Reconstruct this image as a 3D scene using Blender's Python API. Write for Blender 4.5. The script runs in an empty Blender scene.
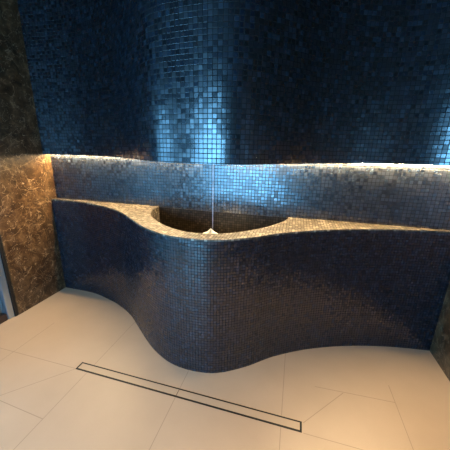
import bpy, bmesh, math, random
from mathutils import Vector, Matrix
random.seed(7)
S = bpy.context.scene
COL = S.collection

# ---------------------------------------------------------------- camera
cam_d = bpy.data.cameras.new('camera')
cam = bpy.data.objects.new('camera', cam_d); COL.objects.link(cam)
cam_d.sensor_width = 36.0; cam_d.sensor_height = 36.0
cam_d.lens = 262.36 / 450 * 36.0
cam_d.clip_start = 0.02
Rr = Vector((0.96568, 0.25893, 0.02028)); Dd = Vector((0.09142, -0.26576, -0.95969)); Ff = Vector((-0.24311, 0.92861, -0.28031))
cam.matrix_world = Matrix(((Rr.x, -Dd.x, -Ff.x, 0), (Rr.y, -Dd.y, -Ff.y, 0), (Rr.z, -Dd.z, -Ff.z, 1.4), (0, 0, 0, 1)))
S.camera = cam

# ---------------------------------------------------------------- world, colour management
w = bpy.data.worlds.new('world'); S.world = w; w.use_nodes = True
w.node_tree.nodes['Background'].inputs[0].default_value = (0.02, 0.03, 0.05, 1)
w.node_tree.nodes['Background'].inputs[1].default_value = 0.3
vs = S.view_settings
vs.view_transform = 'Standard'; vs.look = 'None'; vs.gamma = 1.0; vs.use_curve_mapping = False
vs.exposure = 0.0

# ---------------------------------------------------------------- room lights
def area(name, loc, target, sx, sy, power, color, spread=180):
    d = bpy.data.lights.new(name, 'AREA'); d.shape = 'RECTANGLE'; d.size = sx; d.size_y = sy
    d.energy = power; d.color = color; d.spread = math.radians(spread)
    o = bpy.data.objects.new(name, d); COL.objects.link(o); o.location = loc
    o.rotation_euler = (Vector(target) - Vector(loc)).to_track_quat('-Z', 'Y').to_euler()
    return o
BLUE = (0.18, 0.56, 1.0)
# bluish daylight through the doorway behind the camera and past the glass door on the left
area('daylight_doorway', (-1.15, -1.72, 1.0), (-1.15, 0, 1.0), 1.6, 1.6, 140, BLUE)
area('daylight_left', (-3.3, -0.5, 1.0), (-2, 0.2, 0.95), 1.4, 1.6, 50, BLUE)
# warm ceiling downlights over the floor
area('downlight_left', (-1.3, 0.15, 2.6), (-1.3, 0.15, 0), 0.3, 0.3, 9, (1.0, 0.72, 0.43), 88)
area('downlight_right', (0.4, 0.15, 2.6), (0.4, 0.15, 0), 0.3, 0.3, 12, (1.0, 0.68, 0.36), 88)

# ---------------------------------------------------------------- material helpers
class NT:
    def __init__(s, name):
        s.m = bpy.data.materials.new(name); s.m.use_nodes = True
        s.t = s.m.node_tree; s.b = s.t.nodes['Principled BSDF']
    def n(s, typ, **kw):
        x = s.t.nodes.new(typ)
        for k, v in kw.items(): setattr(x, k, v)
        return x
    def put(s, sock, v):
        if isinstance(v, bpy.types.NodeSocket): s.t.links.new(v, sock)
        else: sock.default_value = v
    def math(s, op, a, b=0.0, c=0.0, clamp=False):
        x = s.n('ShaderNodeMath', operation=op, use_clamp=clamp)
        s.put(x.inputs[0], a); s.put(x.inputs[1], b)
        if op in ('MULTIPLY_ADD', 'SMOOTH_MIN'): s.put(x.inputs[2], c)
        return x.outputs[0]
    def vmath(s, op, a, b=(0, 0, 0), scale=None):
        x = s.n('ShaderNodeVectorMath', operation=op)
        s.put(x.inputs[0], a); s.put(x.inputs[1], b)
        if scale is not None: s.put(x.inputs['Scale'], scale)
        return x.outputs['Value'] if op in ('LENGTH', 'DOT_PRODUCT', 'DISTANCE') else x.outputs[0]
    def mix(s, f, a, b):
        x = s.n('ShaderNodeMix', data_type='RGBA')
        s.put(x.inputs[0], f); s.put(x.inputs[6], a); s.put(x.inputs[7], b)
        return x.outputs[2]
    def maprange(s, v, a, b, c=0.0, d=1.0):
        x = s.n('ShaderNodeMapRange')
        s.put(x.inputs[0], v)
        for i, q in enumerate((a, b, c, d)): x.inputs[i + 1].default_value = q
        return x.outputs[0]
    def ramp(s, v, stops):
        x = s.n('ShaderNodeValToRGB'); s.put(x.inputs[0], v)
        e = x.color_ramp.elements
        while len(e) < len(stops): e.new(0.5)
        for el, (p, c) in zip(e, stops): el.position = p; el.color = (*c, 1)
        return x.outputs[0]

PITCH = 0.0245
def mosaic(name, stops, grout, rough=(0.12, 0.3), tilt=0.10, spec=0.5, metal=0.0, ior=1.6, pitch=None):
    """square glass mosaic laid on the UVs, which are in metres"""
    q = NT(name)
    uv = q.n('ShaderNodeTexCoord').outputs['UV']
    p = q.vmath('SCALE', uv, scale=1.0 / (pitch or PITCH))
    cell = q.vmath('FLOOR', p); fr = q.vmath('FRACTION', p)
    sep = q.n('ShaderNodeSeparateXYZ'); q.put(sep.inputs[0], fr)
    dx = q.math('ABSOLUTE', q.math('SUBTRACT', sep.outputs[0], 0.5))
    dy = q.math('ABSOLUTE', q.math('SUBTRACT', sep.outputs[1], 0.5))
    d = q.math('MAXIMUM', dx, dy)
    tile = q.maprange(d, 0.425, 0.455, 1.0, 0.0)
    wn = q.n('ShaderNodeTexWhiteNoise', noise_dimensions='3D'); q.put(wn.inputs[0], cell)
    wn2 = q.n('ShaderNodeTexWhiteNoise', noise_dimensions='3D'); q.put(wn2.inputs[0], q.vmath('ADD', cell, (31.3, 7.7, 3.1)))
    colr = q.ramp(wn.outputs['Value'], stops)
    q.put(q.b.inputs['Base Color'], q.mix(tile, (*grout, 1), colr))
    rr = q.maprange(wn2.outputs['Value'], 0, 1, rough[0], rough[1])
    q.put(q.b.inputs['Roughness'], q.math('ADD', q.math('MULTIPLY', rr, tile), q.math('MULTIPLY', q.math('SUBTRACT', 1.0, tile), 0.8)))
    q.put(q.b.inputs['Specular IOR Level'], q.math('MULTIPLY', tile, spec))
    q.put(q.b.inputs['Metallic'], q.math('MULTIPLY', tile, metal))
    q.b.inputs['IOR'].default_value = ior
    # every tile sits at its own slight tilt
    geo = q.n('ShaderNodeNewGeometry')
    off = q.vmath('SUBTRACT', wn2.outputs['Color'], (0.5, 0.5, 0.5))
    nz = q.n('ShaderNodeTexNoise'); q.put(nz.inputs['Vector'], q.vmath('SCALE', uv, scale=95.0))
    nz.inputs['Detail'].default_value = 1.0
    off2 = q.vmath('SUBTRACT', nz.outputs['Color'], (0.5, 0.5, 0.5))
    nn = q.vmath('ADD', geo.outputs['Normal'], q.vmath('SCALE', off, scale=tilt))
    nn = q.vmath('NORMALIZE', q.vmath('ADD', nn, q.vmath('SCALE', off2, scale=0.08)))
    bump = q.n('ShaderNodeBump'); bump.inputs['Strength'].default_value = 0.35; bump.inputs['Distance'].default_value = 0.002
    q.put(bump.inputs['Height'], tile); q.put(bump.inputs['Normal'], nn)
    q.put(q.b.inputs['Normal'], bump.outputs[0])
    return q.m

DARK = [(0.0, (0.0005, 0.0012, 0.003)), (0.45, (0.001, 0.003, 0.008)), (0.8, (0.003, 0.007, 0.016)), (1.0, (0.010, 0.02, 0.034))]
m_wall = mosaic('dark_glass_mosaic', DARK, (0.017, 0.016, 0.015), (0.21, 0.33), 0.075, 0.8, 0.0, 1.75)
NAVY = [(0.0, (0.001, 0.003, 0.007)), (0.45, (0.002, 0.006, 0.014)), (0.8, (0.004, 0.010, 0.022)), (1.0, (0.012, 0.022, 0.038))]
m_front = mosaic('dark_glass_mosaic_counter', NAVY, (0.008, 0.008, 0.008), (0.18, 0.30), 0.11, 0.65, 0.0, 1.65, 0.0188)
m_low = mosaic('navy_glass_mosaic', NAVY, (0.017, 0.016, 0.015), (0.21, 0.33), 0.045, 0.75, 0.0, 1.75)
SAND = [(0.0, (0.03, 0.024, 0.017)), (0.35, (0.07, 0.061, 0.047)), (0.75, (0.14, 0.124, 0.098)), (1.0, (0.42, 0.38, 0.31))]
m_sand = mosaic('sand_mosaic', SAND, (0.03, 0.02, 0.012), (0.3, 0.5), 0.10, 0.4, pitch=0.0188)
REFLECT_BROWN = [(0.0, (0.012, 0.008, 0.004)), (0.5, (0.03, 0.02, 0.01)), (1.0, (0.07, 0.048, 0.028))]  # basin back: reflection of the lit lining put into the tile colour
m_reflect_brown = mosaic('reflect_brown_mosaic', REFLECT_BROWN, (0.02, 0.014, 0.008), (0.3, 0.5), 0.10, 0.3, pitch=0.0188)

def granite():
    q = NT('brown_granite')
    o = q.n('ShaderNodeTexCoord').outputs['Object']
    a = q.n('ShaderNodeTexNoise'); q.put(a.inputs['Vector'], o); a.inputs['Scale'].default_value = 13; a.inputs['Detail'].default_value = 8; a.inputs['Roughness'].default_value = 0.72; a.inputs['Distortion'].default_value = 0.6
    base = q.ramp(a.outputs[0], [(0.32, (0.02, 0.010, 0.004)), (0.48, (0.065, 0.034, 0.014)), (0.60, (0.13, 0.075, 0.034)), (0.72, (0.28, 0.18, 0.09))])
    v = q.n('ShaderNodeTexNoise'); q.put(v.inputs['Vector'], o); v.inputs['Scale'].default_value = 55; v.inputs['Detail'].default_value = 4; v.inputs['Distortion'].default_value = 1.5
    fl = q.maprange(v.outputs[0], 0.63, 0.70)
    base = q.mix(q.math('MULTIPLY', fl, 0.55), base, (0.6, 0.46, 0.30, 1))
    g = q.n('ShaderNodeTexNoise'); q.put(g.inputs['Vector'], o); g.inputs['Scale'].default_value = 4; g.inputs['Distortion'].default_value = 2.5; g.inputs['Detail'].default_value = 3
    vein = q.maprange(q.math('ABSOLUTE', q.math('SUBTRACT', g.outputs[0], 0.5)), 0.0, 0.012, 1.0, 0.0)
    base = q.mix(q.math('MULTIPLY', vein, 0.35), base, (0.7, 0.52, 0.32, 1))
    q.put(q.b.inputs['Base Color'], base)
    q.b.inputs['Roughness'].default_value = 0.28
    return q.m
m_granite = granite()

def floor_mat():
    q = NT('beige_porcelain_floor')
    o = q.n('ShaderNodeTexCoord').outputs['Object']
    sep = q.n('ShaderNodeSeparateXYZ'); q.put(sep.inputs[0], o)
    P = q.n('ShaderNodeCombineXYZ'); q.put(P.inputs[0], sep.outputs[0]); q.put(P.inputs[1], sep.outputs[1])
    P = P.outputs[0]
    segs = [((-1.80, -3), (-1.80, 1.42)), ((-1.18, -3), (-1.18, 1.085)), ((-1.18, 1.14), (-1.18, 2)),
            ((-0.56, -3), (-0.56, 1.075)), ((-0.56, 1.14), (-0.56, 2)), ((0.045, -3), (0.045, 1.075)), ((0.045, 1.14), (0.045, 2)),
            ((0.68, -3), (0.68, 1.52)), ((-4, 1.09), (-1.28, 1.09)), ((0.16, 1.075), (1.2, 1.065)),
            ((0.235, 1.383), (0.68, 1.40)), ((-1.27, 1.09), (-1.60, 0.745)), ((-1.55, 0.79), (-1.18, 0.77)),
            ((0.16, 1.13), (0.395, 1.383)), ((-4, 0.47), (1.2, 0.46)), ((-4, -0.16), (1.2, -0.17))]
    best = None
    for (ax, ay), (bx, by) in segs:
        L = math.hypot(bx - ax, by - ay); ux, uy = (bx - ax) / L, (by - ay) / L
        rel = q.vmath('SUBTRACT', P, (ax, ay, 0))
        t = q.math('MINIMUM', q.math('MAXIMUM', q.vmath('DOT_PRODUCT', rel, (ux, uy, 0)), 0.0), L)
        dd = q.vmath('DISTANCE', rel, q.vmath('SCALE', (ux, uy, 0), scale=t))
        best = dd if best is None else q.math('MINIMUM', best, dd)
    line = q.maprange(best, 0.0006, 0.0022, 1.0, 0.0)
    n1 = q.n('ShaderNodeTexNoise'); q.put(n1.inputs['Vector'], o); n1.inputs['Scale'].default_value = 3.0; n1.inputs['Detail'].default_value = 5
    n2 = q.n('ShaderNodeTexNoise'); q.put(n2.inputs['Vector'], o); n2.inputs['Scale'].default_value = 160; n2.inputs['Detail'].default_value = 2
    base = q.ramp(n1.outputs[0], [(0.3, (0.47, 0.355, 0.245)), (0.7, (0.53, 0.405, 0.285))])
    base = q.mix(q.maprange(n2.outputs[0], 0.35, 0.7, 0.0, 0.10), base, (0.40, 0.31, 0.23, 1))
    base = q.mix(q.math('MULTIPLY', line, 0.6), base, (0.17, 0.12, 0.08, 1))
    q.put(q.b.inputs['Base Color'], base)
    q.b.inputs['Roughness'].default_value = 0.42
    bump = q.n('ShaderNodeBump'); bump.inputs['Strength'].default_value = 0.2; bump.inputs['Distance'].default_value = 0.001
    q.put(bump.inputs['Height'], q.math('SUBTRACT', q.math('MULTIPLY', n2.outputs[0], 0.4), line)); q.put(q.b.inputs['Normal'], bump.outputs[0])
    return q.m
m_floor = floor_mat()

def simple(name, col, rough=0.4, metal=0.0, noise=0.15, scale=40, **kw):
    q = NT(name)
    o = q.n('ShaderNodeTexCoord').outputs['Object']
    n = q.n('ShaderNodeTexNoise'); q.put(n.inputs['Vector'], o); n.inputs['Scale'].default_value = scale
    q.put(q.b.inputs['Base Color'], q.mix(q.math('MULTIPLY', n.outputs[0], noise), (*col, 1), (col[0] * .4, col[1] * .4, col[2] * .4, 1)))
    q.b.inputs['Roughness'].default_value = rough; q.b.inputs['Metallic'].default_value = metal
    for k, v in kw.items(): q.b.inputs[k].default_value = v
    return q.m
m_plaster = simple('dark_plaster', (0.03, 0.026, 0.024), 0.8)
m_steel = simple('brushed_steel', (0.45, 0.47, 0.50), 0.28, 1.0)
m_black = simple('black_gap', (0.006, 0.005, 0.004), 0.6)
m_jamb = simple('bluish_anodised_metal', (0.45, 0.55, 0.66), 0.35, 0.9)
m_sill = simple('dark_brown_sill', (0.05, 0.028, 0.018), 0.5)
m_ice = simple('white_ice', (0.93, 0.96, 1.0), 0.3, 0.0, 0.05, 200, **{'Subsurface Weight': 0.4, 'Subsurface Radius': (0.02, 0.02, 0.02)})
def thin_glass():
    q = NT('clear_glass'); o = q.t.nodes['Material Output']
    tr = q.n('ShaderNodeBsdfTransparent'); tr.inputs[0].default_value = (0.93, 0.97, 0.98, 1)
    gl = q.n('ShaderNodeBsdfGlossy'); gl.inputs['Roughness'].default_value = 0.02
    fr_ = q.n('ShaderNodeFresnel'); mx = q.n('ShaderNodeMixShader')
    q.put(mx.inputs[0], fr_.outputs[0]); q.put(mx.inputs[1], tr.outputs[0]); q.put(mx.inputs[2], gl.outputs[0])
    q.t.links.new(mx.outputs[0], o.inputs[0]); return q.m
m_pane = thin_glass()
m_water = simple('thin_water', (0.93, 0.90, 1.0), 0.08, 0.0, 0.0, 5, **{'Transmission Weight': 0.65, 'IOR': 1.33})
def emis(name, col, st):
    q = NT(name); q.b.inputs['Base Color'].default_value = (*col, 1)
    q.b.inputs['Emission Color'].default_value = (*col, 1); q.b.inputs['Emission Strength'].default_value = st
    return q.m
m_led = emis('warm_led', (1.0, 0.70, 0.36), 400.0)
m_lamp = emis('downlight_face', (1.0, 0.7, 0.4), 6.0)

# ---------------------------------------------------------------- mesh helpers
def link(name, bm, mat, parent=None, smooth=False):
    me = bpy.data.meshes.new(name); bm.normal_update(); bm.to_mesh(me); bm.free()
    me.materials.append(mat)
    o = bpy.data.objects.new(name, me); COL.objects.link(o)
    if parent: o.parent = parent
    return o
def structure(o, cat=None):
    o['kind'] = 'structure'; return o
def thing(name, label, cat, loc=(0, 0, 0)):
    o = bpy.data.objects.new(name, None); COL.objects.link(o); o.location = loc
    o.empty_display_size = 0.1; o['label'] = label; o['category'] = cat
    return o
def spline(pts, n):
    """Catmull-Rom through pts, then resampled evenly"""
    P = [Vector(p) for p in pts]; P = [P[0] * 2 - P[1]] + P + [P[-1] * 2 - P[-2]]
    out = []
    for i in range(1, len(P) - 2):
        a, b, c, d = P[i - 1:i + 3]
        for k in range(24):
            t = k / 24
            out.append(0.5 * ((2 * b) + (c - a) * t + (2 * a - 5 * b + 4 * c - d) * t * t + (3 * b - a - 3 * c + d) * t ** 3))
    out.append(P[-2])
    for _ in range(10):
        out = [out[0]] + [(out[i - 1] + 2 * out[i] + out[i + 1]) / 4 for i in range(1, len(out) - 1)] + [out[-1]]
    L = [0]
    for i in range(1, len(out)): L.append(L[-1] + (out[i] - out[i - 1]).length)
    res = []; j = 0
    for k in range(n + 1):
        s = L[-1] * k / n
        while j < len(L) - 2 and L[j + 1] < s: j += 1
        t = (s - L[j]) / max(1e-9, L[j + 1] - L[j]); res.append(out[j].lerp(out[j + 1], t))
    return res
def prism(outline, z0, z1, u_start=0.0, smooth_until=None, caps=True):
    """vertical prism over a 2D outline (CCW seen from above); UVs in metres: running length and height.
    z0, z1: numbers or functions of (x, y)"""
    f0 = z0 if callable(z0) else (lambda x, y: z0)
    f1 = z1 if callable(z1) else (lambda x, y: z1)
    bm = bmesh.new(); uvl = bm.loops.layers.uv.new('UVMap')
    n = len(outline)
    lo = [bm.verts.new((p[0], p[1], f0(p[0], p[1]))) for p in outline]
    hi = [bm.verts.new((p[0], p[1], f1(p[0], p[1]))) for p in outline]
    s = u_start
    for i in range(n):
        j = (i + 1) % n
        ds = (Vector(outline[j][:2]) - Vector(outline[i][:2])).length
        f = bm.faces.new((lo[i], lo[j], hi[j], hi[i]))
        for l, (uu, zz) in zip(f.loops, ((s, lo[i].co.z), (s + ds, lo[j].co.z), (s + ds, hi[j].co.z), (s, hi[i].co.z))):
            l[uvl].uv = (uu, zz)
        s += ds
        f.smooth = smooth_until is not None and smooth_until[0] <= i < smooth_until[1]
    if caps:
        for f in (bm.faces.new(hi), bm.faces.new(list(reversed(lo)))):
            for l in f.loops: l[uvl].uv = (l.vert.co.x, l.vert.co.y)
    # keep the cap edges crisp
    bm.edges.ensure_lookup_table()
    for e in bm.edges:
        fs = e.link_faces
        if len(fs) == 2 and (abs(fs[0].normal.z) > .5) != (abs(fs[1].normal.z) > .5): e.smooth = False
    bm.normal_update()
    for e in bm.edges:
        if len(e.link_faces) == 2 and e.calc_face_angle(0) > 0.5: e.smooth = False
    if caps: bmesh.ops.triangulate(bm, faces=[f for f in bm.faces if len(f.verts) > 4])
    return bm
def box(x0, x1, y0, y1, z0, z1, bevel=0.0):
    bm = prism([(x0, y0), (x1, y0), (x1, y1), (x0, y1)], z0, z1)
    if bevel: bmesh.ops.bevel(bm, geom=bm.edges[:], offset=bevel, segments=2, affect='EDGES')
    return bm
def lathe(prof, seg=24, cx=0, cy=0):
    bm = bmesh.new(); rings = []
    for r, z in prof:
        rings.append([bm.verts.new((cx + r * math.cos(2 * math.pi * k / seg), cy + r * math.sin(2 * math.pi * k / seg), z)) for k in range(seg)])
    for a, b in zip(rings, rings[1:]):
        for k in range(seg):
            f = bm.faces.new((a[k], a[(k + 1) % seg], b[(k + 1) % seg], b[k])); f.smooth = True
    bm.faces.new(list(reversed(rings[0]))); bm.faces.new(rings[-1])
    return bm

# ---------------------------------------------------------------- room shell
XL, XR, YB, YF, ZC = -2.17, 1.07, 1.97, -1.80, 2.65
structure(link('floor', box(-3.6, XR + .15, YF - .15, YB + .15, -0.12, 0), m_floor))
structure(link('ceiling', box(-3.6, XR + .15, YF - .15, YB + .15, ZC, ZC + .1), m_plaster))
structure(link('wall_back', box(XL - .2, XR + .15, YB, YB + .15, 0, ZC), m_low))
structure(link('wall_right', box(XR, XR + .15, YF, YB, 0, ZC), m_granite))
structure(link('wall_left', box(XL - .05, XL, 1.42, YB, 0, ZC, 0.002), m_granite))
# wall behind the camera, with the doorway the bluish daylight comes through
wf = box(-3.6, -2.0, YF - .15, YF, 0, ZC)
for b in ((-0.3, XR, YF - .15, YF, 0, ZC), (-2.0, -0.3, YF - .15, YF, 2.1, ZC)):
    t = box(*b); me = bpy.data.meshes.new('t'); t.to_mesh(me); t.free(); wf.from_mesh(me); bpy.data.meshes.remove(me)
structure(link('wall_front', wf, m_plaster))

# wavy mosaic wall hanging over the basin, its foot just above eye level of the light slot
UP = [(-2.17, 1.90), (-1.95, 1.915), (-1.72, 1.91), (-1.50, 1.86), (-1.29, 1.77), (-1.08, 1.62), (-0.92, 1.49), (-0.77, 1.395), (-0.57, 1.362), (-0.37, 1.368),
      (-0.24, 1.42), (-0.09, 1.55), (0.10, 1.72), (0.32, 1.83), (0.54, 1.875), (0.74, 1.86), (0.90, 1.80), (1.07, 1.72)]
up = [tuple(v) for v in spline([(x, y, 0) for x, y in UP], 150)]
def ledge(x, y): return 1.317 + 0.013 * max(0.0, (x + 0.4) / 1.47)
structure(link('wall_upper', prism([(p[0], p[1]) for p in up] + [(XR, YB - .036), (XL, YB - .036)], ledge, ZC, smooth_until=(0, 150)), m_wall))

# ---------------------------------------------------------------- light strips in the slot
def led(x0, x1, label):
    r = thing('led_strip', label, 'light strip', ((x0 + x1) / 2, YB - .022, 1.323))
    h = (x1 - x0) / 2
    link('channel', box(-h, h, -.009, .009, .010, .016), m_steel, r)
    link('diffuser', box(-h, h, -.006, .006, -.004, .010), m_led, r)
led(XL + .01, -0.70, 'long warm light strip in the slot under the wavy wall, left of the thin stream')
led(-0.53, XR - .01, 'long warm light strip in the slot under the wavy wall, right of the thin stream')

# ---------------------------------------------------------------- wavy counter with the round basin
FR = [(-2.17, 1.905), (-1.84, 1.90), (-1.60, 1.84), (-1.46, 1.79), (-1.27, 1.69), (-1.08, 1.54), (-0.90, 1.402), (-0.735, 1.315), (-0.60, 1.286),
      (-0.466, 1.29), (-0.35, 1.325), (-0.20, 1.42), (-0.06, 1.54), (0.09, 1.64), (0.25, 1.725), (0.46, 1.81), (0.68, 1.875), (0.88, 1.915), (1.07, 1.94)]
fr = [(v[0], v[1]) for v in spline([(x, y, 0) for x, y in FR], 170)]
IN = [(-0.014, 1.97), (-0.03, 1.89), (-0.075, 1.78), (-0.161, 1.635), (-0.295, 1.49), (-0.43, 1.41), (-0.58, 1.388), (-0.75, 1.445), (-0.89, 1.547), (-1.016, 1.68), (-1.095, 1.85), (-1.105, 1.97)]
inn = [(v[0], v[1]) for v in spline([(x, y, 0) for x, y in IN], 72)]
H = 0.915
counter = thing('basin_counter', 'wavy floor-standing counter clad in dark glass mosaic with a half-round basin and sand-coloured rim', 'basin', (-0.5, 1.7, 0))
Cb = Vector((-0.5, 1.7, 0))
def loc(pts): return [(x - Cb.x, y - Cb.y) for x, y in pts]
outline = fr + [(XR, YB - .001)] + inn + [(XL, YB - .001)]
link('front_panel', prism(loc(outline), 0.0, H - .012, smooth_until=(0, 170)), m_front, counter)
rim = link('rim', prism(loc(outline), H - .012, H), m_sand, counter)
rim['label'] = 'sand-coloured mosaic rim'
# bowl: curved lining and floor inside the basin
lin_out = inn; c0 = Vector((-0.56, 1.97))
lin_in = [tuple(Vector(p) + (c0 - Vector(p)).normalized() * .008) for p in inn]
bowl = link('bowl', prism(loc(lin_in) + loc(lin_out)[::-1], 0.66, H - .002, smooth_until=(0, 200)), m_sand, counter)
link('bowl_floor', prism(loc(lin_in)[::-1], 0.655, 0.672), m_reflect_brown, counter)
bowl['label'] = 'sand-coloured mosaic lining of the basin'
bb = link('bowl_back', box(-1.095 - Cb.x, -0.022 - Cb.x, YB - .006 - Cb.y, YB - .0005 - Cb.y, 0.672, H - .004), m_reflect_brown, counter)
bb['label'] = 'mosaic back of the basin, coloured brown for the reflected lit lining'

# white mound in the basin and the thin stream above it
def mound():
    bm = bmesh.new(); rg = []; seg = 28; N = 16
    ph = [random.uniform(0, 6.28) for _ in range(6)]
    for i in range(N + 1):
        t = i / N; ring = []
        z = 0.672 + 0.185 * t + 0.018 * max(0, t - .93) / .07
        r = 0.125 * (1 - t ** 3.2) ** 1.0 + 0.003
        for k in range(seg):
            a = 2 * math.pi * k / seg
            rr = r * (1 + .10 * math.sin(3 * a + ph[0] + 4 * t) + .08 * math.sin(5 * a + ph[1] - 7 * t) + random.uniform(-.05, .05))
            ring.append(bm.verts.new((rr * 1.15 * math.cos(a), rr * math.sin(a), z + random.uniform(-.003, .003) * (0 < i < N))))
        rg.append(ring)
    for a, b in zip(rg, rg[1:]):
        for k in range(seg): bm.faces.new((a[k], a[(k + 1) % seg], b[(k + 1) % seg], b[k]))
    bm.faces.new(rg[-1]); bm.faces.new(list(reversed(rg[0])))
    return bm
mo = link('ice_mound', mound(), m_ice); mo.location = (-0.522, 1.62, 0)
mo['label'] = 'small bright white pointed mound standing in the basin'; mo['category'] = 'ice'
st = []
for i in range(30):
    z = 0.876 + (1.322 - 0.876) * i / 29
    st.append((0.0026 + .0005 * math.sin(i * 1.9) + .0008 * i / 29, z))
ws = link('water_stream', lathe(st, 10), m_water); ws.location = (-0.51, 1.62, 0)
ws['label'] = 'thin pale stream falling from the slot into the basin'; ws['category'] = 'water'

# ---------------------------------------------------------------- linear floor drain
dr = thing('floor_drain', 'long narrow tiled channel drain set flush in the beige floor', 'drain', (-0.56, 1.11, 0))
dr.rotation_euler = (0, 0, math.atan2(-0.012, 1.42))
L0, L1, W0, W1, tk = -0.712, 0.712, -0.030, 0.030, 0.0105
fm = box(L0, L1, W0, W0 + tk, -.004, .0012)
for b in ((L0, L1, W1 - tk * .8, W1, -.004, .0012), (L0, L0 + tk, W0, W1, -.004, .0012), (L1 - tk, L1, W0, W1, -.004, .0012), (-.0015, .0015, W0, W1, -.004, .0012)):
    t = box(*b); me = bpy.data.meshes.new('t'); t.to_mesh(me); t.free(); fm.from_mesh(me); bpy.data.meshes.remove(me)
g = link('slot_frame', fm, m_black, dr); g['label'] = 'dark slot around the drain cover'
m_cover = simple('beige_cover_tile', (0.49, 0.375, 0.26), 0.42, 0, 0.06, 6)
link('cover', box(L0 + tk, -.0015, W0 + tk, W1 - tk * .8, -.003, .001), m_cover, dr)
link('cover', box(.0015, L1 - tk, W0 + tk, W1 - tk * .8, -.003, .001), m_cover, dr)

# ---------------------------------------------------------------- glass door at the left edge
d = bpy.data.objects.new('door_1', None); COL.objects.link(d); d.location = (XL, 1.3, 0); d['kind'] = 'structure'
link('door_seal', box(-.045, -.004, .095, .118, 0, ZC - .01), m_black, d)
link('door_jamb', box(-.075, -.012, .045, .095, 0.004, ZC - .01, .003), m_jamb, d)
link('glass', box(-.050, -.040, -.95, .045, 0.06, 2.2), m_pane, d)
link('sill', box(-.09, -.02, -.95, .045, 0, 0.06, .004), m_sill, d)
